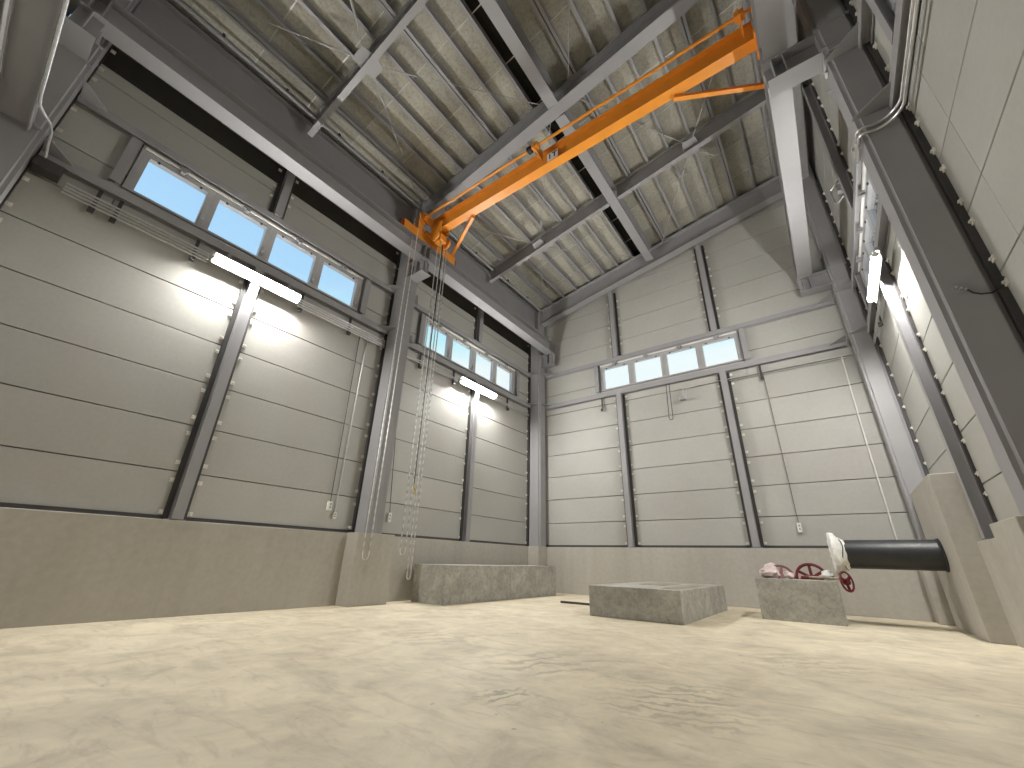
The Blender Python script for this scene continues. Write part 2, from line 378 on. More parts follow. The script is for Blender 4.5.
# ---------------------------------------------------------------- windows
def window(n, side, a0, a1, label):
    mid = (a0+a1)/2
    w = thing('window_%d' % n, label, 'window', toW(side, mid, 0, WZ0), kind='structure')
    bm = BM(); f = .03
    for r in ((a0, a1, WZ0, WZ0+f), (a0, a1, WZ1-f*1.4, WZ1), (a0, a0+f, WZ0+f, WZ1-f*1.4), (a1-f, a1, WZ0+f, WZ1-f*1.4)):
        wbox(bm, side, r[0], r[1], -.10, .03, r[2], r[3])
    pw = (a1-a0-2*f)/4
    obj('window_frame', bm, ALU, w)
    for i in range(4):
        s0 = a0+f+pw*i; s1 = s0+pw
        bm = BM(); t = .080; z0, z1 = WZ0+f, WZ1-f*1.4; s0 += .001; s1 -= .001
        for r in ((s0, s1, z0, z0+.012), (s0, s1, z1-.095, z1), (s0, s0+t, z0+.012, z1-.095), (s1-t, s1, z0+.012, z1-.095)):
            wbox(bm, side, r[0], r[1], -.075, .012, r[2], r[3])
        sa = obj('window_sash', bm, ALU, w)
        bm = BM(); wbox(bm, side, s0+t, s1-t, -.04, -.034, z0+.012, z1-.095); obj('window_pane', bm, GLASS, sa)
        bm = BM(); wbox(bm, side, s1-.05, s1-.02, .012, .04, z0+.06, z0+.22); wbox(bm, side, s1-.06, s1-.01, .03, .06, z0+.12, z0+.145); obj('window_handle', bm, ALU, sa)
        bm = BM(); sm = (s0+s1)/2
        wbox(bm, side, sm-.055, sm+.055, .03, .085, WZ1-.075, WZ1-.02); wbox(bm, side, sm-.02, sm+.03, .03, .10, WZ1-.115, WZ1-.075); obj('window_closer', bm, STEEL, w)
        bm = BM(); wbox(bm, side, s0+.16, s0+.19, .012, .03, z1-.112, z1-.085); wbox(bm, side, s1-.19, s1-.16, .012, .03, z1-.112, z1-.085); obj('window_catch', bm, PRIMER_SHADE, sa)
    bm = BM(); wbox(bm, side, a0+.03, a1-.03, .03, .055, WZ1-.06, WZ1-.03); obj('operator_bar', bm, WHITEP, w)
    for (p0, p1) in ((a0-.135, a0-.02), (a1+.02, a1+.135)):   # steel jamb posts between the girts
        bm = BM(); wbox(bm, side, p0, p1, .095, .105, 4.99, 5.76); wbox(bm, side, p0, p1, .015, .025, 4.99, 5.76); pm = (p0+p1)/2; wbox(bm, side, pm-.005, pm+.005, .025, .095, 4.99, 5.76)
        jp = obj('jamb_post', bm, STEEL, w)
        bm = BM(); wbox(bm, side, p0+.015, p1-.015, .05, .06, 4.93, 4.992); wbox(bm, side, p0+.015, p1-.015, .05, .06, 5.758, 5.795); obj('end_cleat', bm, STEEL, jp)
    return w
window(1, 'left', .03, 3.53, 'four-pane aluminium window ribbon high on left wall, nearest pair of bays')
window(2, 'left', 5.15, 8.65, 'four-pane aluminium window ribbon high on left wall, beyond the middle column')
window(3, 'back', 2.17, 5.685, 'four-pane aluminium window ribbon high on the back wall')
window(4, 'right', 5.15, 8.65, 'four-pane aluminium window ribbon high on right wall beyond the large column')
window(5, 'right', .03, 3.53, 'four-pane aluminium window ribbon on right wall before the large column')

# ================================================================= steel structure
def clip(parent, side, a, z, sgn):
    """small zinc panel clip beside a post"""
    me = BOXC.get(('clip', side, sgn))
    if not me:
        bm = BM()
        if side in ('left', 'right'):
            k = 1 if side == 'left' else -1
            box(bm, 0, k*.014, -.026, .026, -.025, .025); box(bm, 0, k*.03, min(0, sgn*.03)-.001-.02*sgn, max(0, sgn*.03)-.02*sgn, -.008, .008)
        else:
            k = -1
            box(bm, -.026, .026, 0, k*.014, -.025, .025); box(bm, min(0, sgn*.03)-.02*sgn, max(0, sgn*.03)-.02*sgn, 0, k*.03, -.008, .008)
        bmesh.ops.recalc_face_normals(bm, faces=bm.faces)
        me = bpy.data.meshes.new('panel_clip'); bm.to_mesh(me); bm.free(); me.materials.append(CLIPM); BOXC[('clip', side, sgn)] = me
    inst('panel_clip', me, parent, toW(side, a, .001, z))
def clip_zs(z0, z1):
    out = []
    for k in range(0, 15):
        z = Z0+PH*k
        for dz in (-.11, .11):
            if z0+.02 < z+dz < z1-.02: out.append(z+dz)
    return out
def wall_post(side, a, z0, z1, label, width=.125):
    p = thing('wall_post', label, 'post', toW(side, a, .1, z0), 'steel posts behind the panels')
    bm = BM(); h = width/2
    wbox(bm, side, a-h, a+h, .130, .140, z0, z1); wbox(bm, side, a-h, a+h, .022, .032, z0, z1); wbox(bm, side, a-.004, a+.004, .032, .130, z0, z1)
    obj('post_shaft', bm, STEEL, p)
    bm = BM(); wbox(bm, side, a-.122, a-.064, .002, .030, z0, z1); wbox(bm, side, a+.064, a+.122, .002, .030, z0, z1); obj('backing_shade_strip', bm, PRIMER_SHADE, p)  # dark strips standing in for the shaded inside of the post
    if z0 < 2:
        bm = BM(); wbox(bm, side, a-.1, a+.1, .012, .119, z0-.009, z0-.001); obj('base_plate', bm, STEEL, p)
    for z in clip_zs(z0, min(z1, 6.95 if side == 'left' else 9.2)):
        clip(p, side, a-.152, z, 1); clip(p, side, a+.152, z, -1)
    return p
GZ = 4.865; HZ = 5.845
KB = KERB+.012
wall_post('left', 1.76, KB, 4.795, 'grey steel post on left wall under the nearest lamp')
wall_post('left', 6.97, KB, 4.795, 'grey steel post on left wall beyond the column, under far lamp')
wall_post('left', 1.76, 5.905, 7.29, 'short grey post above nearest left window ribbon')
wall_post('left', 6.97, 5.905, 7.29, 'short grey post above the farther left window ribbon')
wall_post('back', 2.70, KB, 4.795, 'left one of two long grey posts below back wall window')
wall_post('back', 5.21, KB, 4.795, 'right one of two long grey posts below back wall window')
wall_post('back', 2.70, 5.905, zb(2.64)-.14, 'left one of two short grey posts above back wall window')
wall_post('back', 5.21, 5.905, zb(5.15)-.14, 'right one of two grey posts above back wall window')
wall_post('right', 6.97, KB, 4.795, 'dark steel post on right wall beside the tall concrete block')
wall_post('right', 6.97, 5.905, 8.90, 'dark steel post above the far right window ribbon')
wall_post('right', 1.77, KB, 4.795, 'steel post on right wall under its nearer window')
wall_post('right', 1.77, 5.905, 8.90, 'steel post above the nearer right window')

def wall_girt(side, a0, a1, z, h, label, d0=.012, d1=.118):
    g = thing('wall_girt', label, 'girt', toW(side, (a0+a1)/2, .1, z-h/2), 'horizontal girts along the walls')
    bm = BM()
    wbox(bm, side, a0, a1, d1-.012, d1, z-h/2, z+h/2); wbox(bm, side, a0, a1, d0, d0+.012, z-h/2, z+h/2); wbox(bm, side, a0, a1, d0+.012, d1-.012, z-.004, z+.004)
    obj('girt_section', bm, STEEL, g)
    for a, s in ((a0, 1), (a1, -1)):                # gusset plate to the column at each end
        b2 = BM(); p = [toW(side, a-s*.0, .03, z+.013), toW(side, a-s*.0, .40, z+.013), toW(side, a+s*.03, .40, z+.013), toW(side, a+s*.28, .103, z+.013), toW(side, a+s*.28, .03, z+.013)]
        loft(b2, p, [(x, y, q+.01) for x, y, q in p]); obj('end_gusset', b2, STEEL, g)
    return g
for side, nm in (('left', 'left'), ('right', 'right')):
    for (a0, a1), w_ in (((-.655, 4.215), 'nearest'), ((4.585, 9.355), 'farther')):
        wall_girt(side, a0, a1, GZ, .13, 'grey sill girt under the %s %s window ribbon' % (w_, nm))
        wall_girt(side, a0, a1, HZ, .11, 'grey head girt over the %s %s window ribbon' % (w_, nm))
wall_girt('back', .44, 7.49, GZ, .13, 'long grey sill girt under the back wall window')
wall_girt('back', .44, 7.49, HZ, .11, 'long grey head girt over the back wall window')
wall_girt('front', .44, 7.49, GZ, .14, 'dark girt overhead at the upper left corner', .07, .33)

def column(side, yc, ztop, label, corbel=True):
    h = .17; x0, x1 = (.06, .41) if side == 'left' else (W-.372, W-.05)
    c = thing('steel_column', label, 'column', ((x0+x1)/2, yc, KERB+.006), 'box section columns')
    bm = BM(); box(bm, x0, x1, yc-h, yc+h, KERB+.006, ztop)
    es = [e for e in bm.edges if abs(e.verts[0].co.z-e.verts[1].co.z) > 1]
    bmesh.ops.bevel(bm, geom=es, offset=.042, segments=5, affect='EDGES')
    obj('column_shaft', bm, STEEL, c, smooth=True)
    k = 1 if side == 'left' else -1; xf = x1 if side == 'left' else x0      # room face
    R1 = .84 if side == 'left' else 7.02
    bm = BM(); t = .012
    def xb(a, b, *r): box(bm, min(a, b), max(a, b), *r)
    cw = .125
    xb(xf, R1, yc-cw, yc+cw, 6.13, 6.145); xb(xf, R1, yc-cw, yc+cw, 6.470, 6.485); xb(xf, R1, yc-.006, yc+.006, 6.145, 6.470)
    cb = obj('corbel', bm, STEEL, c)
    bm = BM(); xm = .69 if side == 'left' else 7.17
    for xs_ in (xm-.06, xm+.06): box(bm, xs_-.005, xs_+.005, yc-cw+.01, yc-.006, 6.145, 6.47); box(bm, xs_-.005, xs_+.005, yc+.006, yc+cw-.01, 6.145, 6.47)
    obj('corbel_stiffener', bm, STEEL, cb)
    for z in (4.80, 4.93, 5.79, 5.9):                # diaphragm rings welded round the column
        pass
    for z in (6.12, 6.475):
        b2 = BM(); box(b2, x0-.004, x1+.004, yc-h-.004, yc+h+.004, z, z+.014); obj('diaphragm_ring', b2, STEEL, c)
    for s in (-1, 1):                               # channels closing the gap to the panels, its shade put into their dark colour
        a = yc+s*(h-.02)
        if yc+s*h > D-.1 or yc+s*h < YF+.1: continue
        b2 = BM(); wbox(b2, side, a-.03, a+.03, .002, .050, KERB+.006, 6.95 if side == 'left' else 8.8); obj('backing_channel', b2, PRIMER_SHADE, c)
        for z in clip_zs(KERB, 6.95 if side == 'left' else 8.6): clip(c, side, yc+s*(h+.035), z, -s)
    return c
LT, RT = zt(.2)-.02, zt(7.7)-.02
column('left', FR[0], LT, 'grey column cut off by the upper left image edge')
column('left', FR[1], LT, 'grey steel column in the middle of the left wall')
column('left', FR[2], LT, 'grey steel column in the far left corner')
column('right', FR[1], RT, 'large grey column close by on the right')
column('right', FR[2], RT, 'grey steel column in the far right corner')
column('right', FR[0], RT, 'steel column on right wall behind the viewpoint')
# extra clips of the back wall beside corner columns
cc = bpy.data.objects
# frame beams
def roof_beam(name, label, x0, x1, y, lo, hi, width, cat='beam', group=None, gussets=()):
    t = thing(name, label, cat, ((x0+x1)/2, y, lo+SL*(x0+x1)/2), group)
    bm = BM(); hroof(bm, x0, x1, y, lo, hi, width); obj('beam_section', bm, STEEL, t)
    for gx in gussets:
        for s in (-1, 1):
            b2 = BM(); a = [(gx-.16, y+s*.006), (gx+.16, y+s*.006), (gx+.12, y+s*.21), (gx-.12, y+s*.21)]
            z_ = lambda x: lo+SL*x+.10
            loft(b2, [(x, yy, z_(x)) for x, yy in a], [(x, yy, z_(x)+.01) for x, yy in a]); obj('gusset_plate', b2, STEEL, t)
    return t
roof_beam('frame_beam', 'deep sloping roof beam nearest the viewpoint', .42, 7.50, FR[0], 7.65, 8.05, .23, group='main roof beams')
mb = roof_beam('frame_beam', 'deep sloping roof beam directly above the orange crane', .42, 7.50, FR[1], 7.65, 8.05, .23, group='main roof beams')
bb = roof_beam('frame_beam', 'deep sloping roof beam along top of the back wall', .42, 7.50, FR[2], 7.53, 8.05, .22, group='main roof beams')
for t in (mb, bb):
    y = t.location.y; lo = 7.65 if t is mb else 7.53
    for x in (1.45, 6.45):
        b2 = BM()
        for s in (-1, 1): A = [(x-.3, y+s*.006, lo+SL*(x-.3)+.1), (x+.3, y+s*.006, lo+SL*(x+.3)+.1), (x+.3, y+s*.006, lo+SL*(x+.3)+.3), (x-.3, y+s*.006, lo+SL*(x-.3)+.3)]; loft(b2, A, [(a, b+s*.012, c) for a, b, c in A])
        obj('splice_plate', b2, STEEL, t)
        b2 = BM(); A = [(x-.3, y-.1, lo+SL*(x-.3)-.012), (x+.3, y-.1, lo+SL*(x+.3)-.012), (x+.3, y+.1, lo+SL*(x+.3)-.012), (x-.3, y+.1, lo+SL*(x-.3)-.012)]; loft(b2, A, [(a, b, c+.012) for a, b, c in A]); obj('splice_plate', b2, STEEL, t)
for y, nm in ((SUB[0], 'nearest'), (SUB[1], 'farther')):
    roof_beam('secondary_beam', 'narrow %s secondary roof beam, left half' % nm, .36, 3.90, y, 7.64, 8.05, .10, group='secondary roof beams', gussets=(2.0,))
    roof_beam('secondary_beam', 'narrow %s secondary roof beam, right half' % nm, 4.12, 7.56, y, 7.64, 8.05, .10, group='secondary roof beams', gussets=(5.8,))
def long_beam(name, label, x, y0, y1, z0, z1, w):
    bm = BM(); box(bm, x-w/2, x+w/2, y0, y1, z0, z0+.014); box(bm, x-w/2, x+w/2, y0, y1, z1-.014, z1); box(bm, x-.005, x+.005, y0, y1, z0+.014, z1-.014)
    return tag(obj(name, bm, STEEL), label, 'beam')
long_beam('longitudinal_beam', 'wide flat-bottomed ridge beam at mid roof, nearest span', 4.01, FR[0]+.13, FR[1]-.125, 8.42, zt(3.90), .21)
long_beam('longitudinal_beam', 'wide flat-bottomed ridge beam at mid roof, far span', 4.01, FR[1]+.125, FR[2]-.12, 8.42, zt(3.90), .21)
for (y0, y1), nm in (((FR[0]+.18, FR[1]-.18), 'nearest'), ((FR[1]+.18, FR[2]-.18), 'farther')):
    long_beam('eave_beam', 'grey eave beam above the left crane rail, %s span' % nm, .235, y0, y1, 7.30, zt(.1)-.01, .20)
    long_beam('eave_beam', 'dark eave beam above the right crane rail, %s span' % nm, 7.685, y0, y1, zt(7.6)-.56, zt(7.58)-.01, .20)
# purlins
n_ = 0
for i, x in enumerate(PX):
    if abs(x-3.999) < .01: continue
    n_ += 1
    dbl = any(abs(x-q) < .02 for q in (.80, 2.628, 4.456, 6.284))
    y0, y1 = YF+.02, D-.02
    def cpurlin(off, s):
        bm = BM(); xx = x+off
        def r(a0, a1, b0, b1):
            q = [(xx+s*a0, b0), (xx+s*a1, b0), (xx+s*a1, b1), (xx+s*a0, b1)]
            loft(bm, [(a, y0, zt(x)+.001+b+SL*(a-x)) for a, b in q], [(a, y1, zt(x)+.001+b+SL*(a-x)) for a, b in q])
        r(0, .05, 0, .004); r(0, .05, .134, .138); r(0, .004, .004, .134); r(.046, .05, .004, .022)
        return bm
    lab = 'thin grey roof purlin, %s from the left eave%s' % (ORD[n_-1], ', doubled' if dbl else '')
    if dbl:
        t = thing('roof_purlin', lab, 'purlin', (x, (y0+y1)/2, zt(x)), 'roof purlins')
        obj('purlin_channel', cpurlin(-.008, -1), STEEL, t); obj('purlin_channel', cpurlin(.008, 1), STEEL, t)
    else: tag(obj('roof_purlin', cpurlin(-.025, 1), STEEL), lab, 'purlin', 'roof purlins')
# bracing rods
for y, nm in ((SUB[0], 'nearest'), (SUB[1], 'farther')):
    for gx, xa, xb_, half in ((2.0, .55, 3.80, 'left'), (5.8, 4.35, 7.40, 'right')):
        for s, fy in ((-1, FR[0] if y < 3 else FR[1]), (1, FR[1] if y < 3 else FR[2])):
            for xe, sd in ((xa, 'left-hand'), (xb_, 'right-hand')):
                sg = 1 if xe > gx else -1
                p = Vector((gx+sg*.10, y+s*.19, 7.64+SL*(gx+sg*.1)+.122)); q = Vector((xe, fy-s*.15, 7.75+SL*xe+.10))
                lab = 'thin %s bracing rod of %s half roof, %s side of the %s secondary beam' % (sd, half, 'near' if s < 0 else 'far', nm)
                t = thing('bracing_rod', lab, 'rod', (p+q)/2, 'roof bracing rods')
                bm = BM(); tube(bm, [p, q], .008, 6); obj('rod', bm, RODM, t, smooth=True)
                m = p+(q-p)*.16; d = (q-p).normalized(); bm = BM(); tube(bm, [m-d*.11, m+d*.11], .02, 8); obj('turnbuckle', bm, RODM, t, smooth=True)
# crane runway beams
def runway(x, lab):
    t = thing('runway_beam', lab, 'beam', (x, 4.3, 6.487), 'crane runway beams'); y0, y1 = YF+.05, 9.70
    bm = BM(); box(bm, x-.13, x+.13, y0, y1, 6.487, 6.503); box(bm, x-.13, x+.13, y0, y1, 6.844, 6.86); box(bm, x-.006, x+.006, y0, y1, 6.503, 6.844); obj('beam_section', bm, STEEL, t)
    bm = BM(); box(bm, x-.02, x+.02, y0+.1, y1-.1, 6.861, 6.897); obj('crane_rail', bm, STEEL, t)
    for f in FR:
        for dy in (-.06, .06):
            bm = BM(); box(bm, x-.122, x-.007, f+dy-.006, f+dy+.006, 6.504, 6.843); box(bm, x+.007, x+.122, f+dy-.006, f+dy+.006, 6.504, 6.843); obj('web_stiffener', bm, STEEL, t)
    bm = BM(); box(bm, x-.05, x+.05, y1-.28, y1-.15, 6.898, 7.06); obj('end_stop', bm, STEEL, t)
    return t
runway(.69, 'long grey crane runway beam along the left wall')
runway(7.17, 'long grey crane runway beam along the right wall')

# ================================================================= crane
CY = 4.485
cr = thing('overhead_crane', 'orange hand-operated overhead travelling crane spanning the room', 'crane', (3.93, CY, 6.90))
gx0, gx1 = .78, 7.08
bm = BM(); box(bm, gx0, gx1, CY-.085, CY+.085, 7.20, 7.216); box(bm, gx0, gx1, CY-.085, CY+.085, 7.564, 7.58); box(bm, gx0, gx1, CY-.005, CY+.005, 7.216, 7.564); gd = obj('girder', bm, ORANGE, cr)
for x in (1.3, 3.0, 4.9, 6.6):
    bm = BM(); box(bm, x-.005, x+.005, CY-.08, CY-.005, 7.216, 7.564); 
    bm.free()
for xs_ in (.69, 7.17):
    k = 1 if xs_ < 4 else -1
    bm = BM(); box(bm, xs_-.075, xs_-.063, CY-.74, CY+.74, 6.93, 7.13); box(bm, xs_+.063, xs_+.075, CY-.74, CY+.74, 6.93, 7.13); box(bm, xs_-.063, xs_+.063, CY-.74, CY+.74, 7.118, 7.13)
    ec = obj('end_carriage', bm, ORANGE, cr)
    for dy in (-.6, .6):
        bm = BM(); cyl(bm, (xs_-.04, CY+dy, 7.0), (xs_+.04, CY+dy, 7.0), .1, 20); obj('wheel', bm, PRIMER_SHADE, ec, smooth=True)
    for dy in (-1, 1):
        bm = BM(); box(bm, xs_-.05, xs_+.05, CY+dy*.74, CY+dy*.80, 6.95, 7.10); obj('buffer', bm, tone('buffer_red_brown', (.28, .05, .02), .6) if 'buffer_red_brown' not in MATS else MATS['buffer_red_brown'], ec)
    bm = BM(); box(bm, xs_-.12, xs_+.12, CY-.2, CY+.2, 7.13, 7.2); obj('girder_seat', bm, ORANGE, cr)
    for dy in (1,):
        bm = BM(); bar(bm, (xs_+k*.05, CY+dy*.66, 7.165), (xs_+k*1.22, CY+dy*.07, 7.175), .065, .05); obj('knee_brace', bm, ORANGE, cr)
SY, SZ = 4.17, 7.45
bm = BM(); cyl(bm, (.62, SY, SZ), (7.22, SY, SZ), .024, 10); obj('line_shaft', bm, ORANGE, cr, smooth=True)
for x in (.86, 3.70, 6.95):
    bm = BM(); A = [(x-.008, CY-.085, 7.30), (x-.008, SY-.06, SZ-.07), (x-.008, SY-.06, SZ+.07), (x-.008, CY-.085, 7.56)]
    loft(bm, A, [(a+.016, b, c) for a, b, c in A]); box(bm, x-.06, x+.06, SY-.05, SY+.05, SZ-.05, SZ+.05); obj('shaft_bracket', bm, ORANGE, cr)
bm = BM(); cyl(bm, (3.62, SY, SZ), (3.54, SY, SZ), .065, 14); obj('coupling', bm, BLACKRUB, cr, smooth=True)
for xs_ in (.69, 7.17):                              # gear boxes joining shaft and carriage
    bm = BM(); box(bm, xs_-.09, xs_+.09, SY-.09, SY+.06, 7.13, 7.36); box(bm, xs_-.06, xs_+.06, SY-.06, SY+.03, 7.36, 7.53); obj('gear_case', bm, ORANGE, cr, bevel=.012)
    bm = BM(); cyl(bm, (xs_+.11, SY+.0, SZ), (xs_+.13, SY, SZ), .14, 20); obj('gear_wheel', bm, ORANGE, cr, smooth=True)
bm = BM(); box(bm, 3.80, 4.02, CY-.094, CY-.087, 7.222, 7.40)
pl_ = obj('capacity_plate', bm, WHITEP, cr); tag(pl_, 'small white plate lettered 1T in black')
def text_mesh(body, size, mat, parent, mtx, name):
    cu = bpy.data.curves.new(name, 'FONT'); cu.body = body; cu.size = size; cu.extrude = .0008; cu.align_x = 'CENTER'; cu.align_y = 'CENTER'; cu.offset = .004
    to = bpy.data.objects.new(name, cu); C.objects.link(to)
    dg = bpy.context.evaluated_depsgraph_get(); me = bpy.data.meshes.new_from_object(to.evaluated_get(dg))
    bpy.data.objects.remove(to, do_unlink=True)
    me.transform(mtx); me.transform(Matrix.Translation(-wloc(parent))); me.materials.clear(); me.materials.append(mat)
    o = bpy.data.objects.new(name, me); C.objects.link(o); o.parent = parent; return o
text_mesh('1T', .17, INK, pl_, Matrix.Translation((3.91, CY-.0955, 7.31)) @ Matrix.Rotation(math.pi/2, 4, 'X'), 'lettering')

# hoist with its chains
HX = 1.02
hs = thing('chain_hoist', 'orange chain block and trolley hanging at left end of crane girder', 'hoist', (HX, CY, 6.95))
for s in (-1, 1):
    bm = BM(); box(bm, HX-.16, HX+.16, CY+s*.105-.008, CY+s*.105+.008, 7.08, 7.36); obj('trolley_plate', bm, ORANGE, hs, bevel=.003)
    for dx in (-.09, .09):
        bm = BM(); cyl(bm, (HX+dx, CY+s*.025, 7.268), (HX+dx, CY+s*.097, 7.268), .05, 16); obj('trolley_wheel', bm, PRIMER_SHADE, hs, smooth=True)
bm = BM(); cyl(bm, (HX, CY-.12, 7.12), (HX, CY+.12, 7.12), .02, 10); obj('axle', bm, PRIMER_SHADE, hs, smooth=True)
bm = BM(); box(bm, HX-.11, HX+.11, CY-.07, CY+.12, 6.90, 7.09); obj('hoist_body', bm, ORANGE, hs, bevel=.025)
for yy in (CY-.12, CY+.21):
    bm = BM(); cyl(bm, (HX, yy-.02, 7.0), (HX, yy+.02, 7.0), .12, 20); cyl(bm, (HX, CY, 7.0), (HX, yy, 7.0), .025, 8); obj('chain_wheel', bm, ORANGE, hs, smooth=True)
def chain(name, x, y, z0, z1, parent, mat, pitch=.075, w=.016):
    bm = BM(); z = z0; k = 0
    while z < z1:
        a = (w*.95, w*.22) if k % 2 else (w*.22, w*.95)
        box(bm, x-a[0], x+a[0], y-a[1], y+a[1], z, min(z+pitch*.92, z1)); z += pitch*.78; k += 1
    return obj(name, bm, mat, parent)
def loop(parent, x, y, z0, z1, gap, mat=CHAIN, **kw):
    chain('hand_chain', x-gap/2, y, z0+.06, z1, parent, mat, **kw); chain('hand_chain', x+gap/2, y, z0+.06, z1, parent, mat, **kw)
    bm = BM(); tube(bm, arc((x, y, z0+.07), (1, 0, 0), (0, 0, 1), gap/2, math.pi, 2*math.pi, 8), .008, 6); obj('chain_loop', bm, mat, parent, smooth=True)
loop(hs, HX, CY+.03, .72, 6.89, .12, w=.012)
loop(hs, HX, CY+.21, .36, 7.0, .08, w=.012)
bm = BM(); cyl(bm, (HX, CY+.10, 6.92), (HX, CY+.10, 5.2), .022, 8); cyl(bm, (HX, CY+.10, 5.2), (HX, CY+.10, 1.82), .011, 8); obj('load_chain', bm, BLACKRUB, hs, smooth=True)
bm = BM(); tube(bm, [(HX, CY+.10, 1.84), (HX, CY+.10, 1.77)]+arc((HX, CY+.10, 1.72), (0, 1, 0), (0, 0, 1), .045, math.pi/2, -math.pi*.75, 10), .012, 6); obj('load_hook', bm, BRASS, hs, smooth=True)
hc = thing('hand_chain_loop', 'long bright hand chain loop hanging in front of the middle column', 'chain', (.80, SY-.17, .66))
loop(hc, .82, SY-.17, .66, SZ-.09, .16, w=.011)

# ================================================================= lamps
def lamp(side, yc, label):
    k = 1 if side == 'left' else -1
    X = lambda d: d if side == 'left' else W-d
    t = thing('batten_lamp', label, 'lamp', (X(.15), yc, 4.58), 'wall batten lamps')
    L = .63; dc, zc = .200, 4.595
    bm = BM(); wbox(bm, side, yc-L, yc+L, dc-.055, dc-.043, zc-.085, zc+.052); wbox(bm, side, yc-L, yc+L, dc-.043, dc+.022, zc+.044, zc+.052); obj('housing_shield', bm, WHITEP, t)  # housing plates, added and sized to cut light on wall and runway beam
    bm = BM(); cyl(bm, (X(dc), yc-L+.012, zc), (X(dc), yc+L-.012, zc), .040, 18); obj('lit_diffuser', bm, LIT, t, smooth=True)
    for s in (-1, 1):
        bm = BM(); cyl(bm, (X(dc), yc+s*(L-.011), zc), (X(dc), yc+s*L, zc), .044, 18); obj('end_cap', bm, WHITEP, t, smooth=True)
    for s in (-.45, .45):
        bm = BM(); wbox(bm, side, yc+s-.02, yc+s+.02, dc-.10, dc-.045, zc+.053, 4.799); obj('hanger', bm, STEEL, t)
    return t
lamp('left', 1.78, 'lit batten lamp on left wall, the nearer and longer-looking one')
lamp('left', 6.97, 'lit batten lamp on left wall beyond the hanging chains')
lamp('right', 6.97, 'lit batten lamp on the right wall under its far window')

# ================================================================= conduits
def conduit(label, side, runs, brackets, r=.0135, extra=()):
    a0 = min(min(q[0] for q in p) for p in runs)
    t = thing('conduit_run', label, 'conduit', toW(side, a0, .05, 4.5))
    for p in runs:
        bm = BM(); tube(bm, [toW(side, a, d, z) for a, d, z in p], r, 8); obj('conduit_pipe', bm, GALV, t, smooth=True)
    for a in brackets:
        bm = BM(); wbox(bm, side, a-.02, a+.02, .050, .072, 4.44, 4.795); wbox(bm, side, a-.03, a+.03, .072, .11, 4.43, 4.49); obj('conduit_bracket', bm, PRIMER_SHADE, t)
    return t
zc = (4.515, 4.56, 4.605, 4.65)
conduit('bundle of four conduits under left sill girt, left of the nearest lamp', 'left', [[(-.37, .09, z), (1.12, .09, z)] for z in zc], (-.1, .10, .95))
conduit('bundle of four conduits under left sill girt, right of the nearest lamp', 'left', [[(2.44, .09, z), (4.20, .09, z)] for z in zc[:2]]+[[(2.44, .09, z), (4.20, .09, z)] for z in zc[2:]], (2.5, 3.42))
conduit('pair of conduits under left sill girt between column and far lamp', 'left', [[(4.60, .09, z), (6.3, .09, z)] for z in zc[1:3]], (5.15, 6.2))
conduit('pair of conduits under left sill girt right of the far lamp', 'left', [[(7.62, .09, z), (9.3, .09, z)] for z in zc[1:3]], (8.3,))
conduit('pair of thin conduits under back sill girt at right', 'back', [[(4.35, .06, 4.60), (4.9, .06, 4.62), (7.45, .06, 4.62)], [(5.3, .06, 4.575), (7.45, .06, 4.575)]], (2.2, 5.95,), r=.010)
conduit('conduits under right sill girt beside the far lamp', 'right', [[(7.62, .09, z), (9.3, .09, z)] for z in zc[1:3]], (8.3,))
# conduits turning round the large right column
def wrap(label, z, dz, y0, out=.36):
    t = thing('conduit_run', label, 'conduit', (W-.25, y0, z-.02))
    for i in range(2):
        zz = z+i*dz; bm = BM(); yf = FR[1]-.17-.03; xi = W-.372-.035
        P = [(W-.085, y0, zz)]+arc((W-.085-.20, yf-.20, zz), (1, 0, 0), (0, 1, 0), .20, 0, math.pi/2, 8)[0:]+[(xi+.05, yf-.02, zz)]+arc((xi+.05, yf+.03, zz), (0, -1, 0), (-1, 0, 0), .05, 0, math.pi/2, 5)[1:]+[(xi, FR[1]+.14, zz)]
        tube(bm, P, .013, 8); obj('conduit_pipe', bm, GALV, t, smooth=True)
    bm = BM(); box(bm, xi-.012, xi+.012, FR[1]-.10, FR[1]-.06, z-.03, z+dz+.03); obj('conduit_clamp', bm, GALV, t)
    return t
wrap('two shiny conduits bending round the large right column at sill height', 4.64, .07, .3)
t = thing('conduit_run', 'thin bright conduit hoop on the large right column under the crane bracket', 'conduit', (W-.385, FR[1]-.1, 5.78))
bm = BM(); yf = FR[1]-.19; xi = W-.385
tube(bm, [(W-.12, yf, 6.02), (xi+.04, yf, 6.0), (xi, yf+.03, 5.98), (xi-.01, yf+.06, 5.93), (xi-.01, FR[1]-.02, 5.90)], .012, 8); obj('conduit_pipe', bm, GALV, t, smooth=True)
bm = BM(); box(bm, xi-.02, xi+.008, FR[1]-.05, FR[1]+.03, 5.875, 5.925); obj('end_box', bm, GALV, t)
# conduit down the left edge, from the overhead girt to a junction box
t = thing('conduit_run', 'bright curved conduit at upper left running to a grey junction box', 'conduit', (.5, -.75, 4.6))
bm = BM(); tube(bm, [(7.4, -.752, 4.80), (1.10, -.752, 4.80), (.95, -.745, 4.81), (.80, -.70, 4.84), (.64, -.655, 4.89), (.50, -.632, 4.90), (.34, -.62, 4.84), (.22, -.60, 4.78), (.20, -.60, 4.74)], .014, 8); obj('conduit_pipe', bm, GALV, t, smooth=True)
bm = BM(); box(bm, .06, .24, -.655, -.43, 4.60, 4.735); obj('junction_box', bm, PRIMER_SHADE, t, bevel=.006)
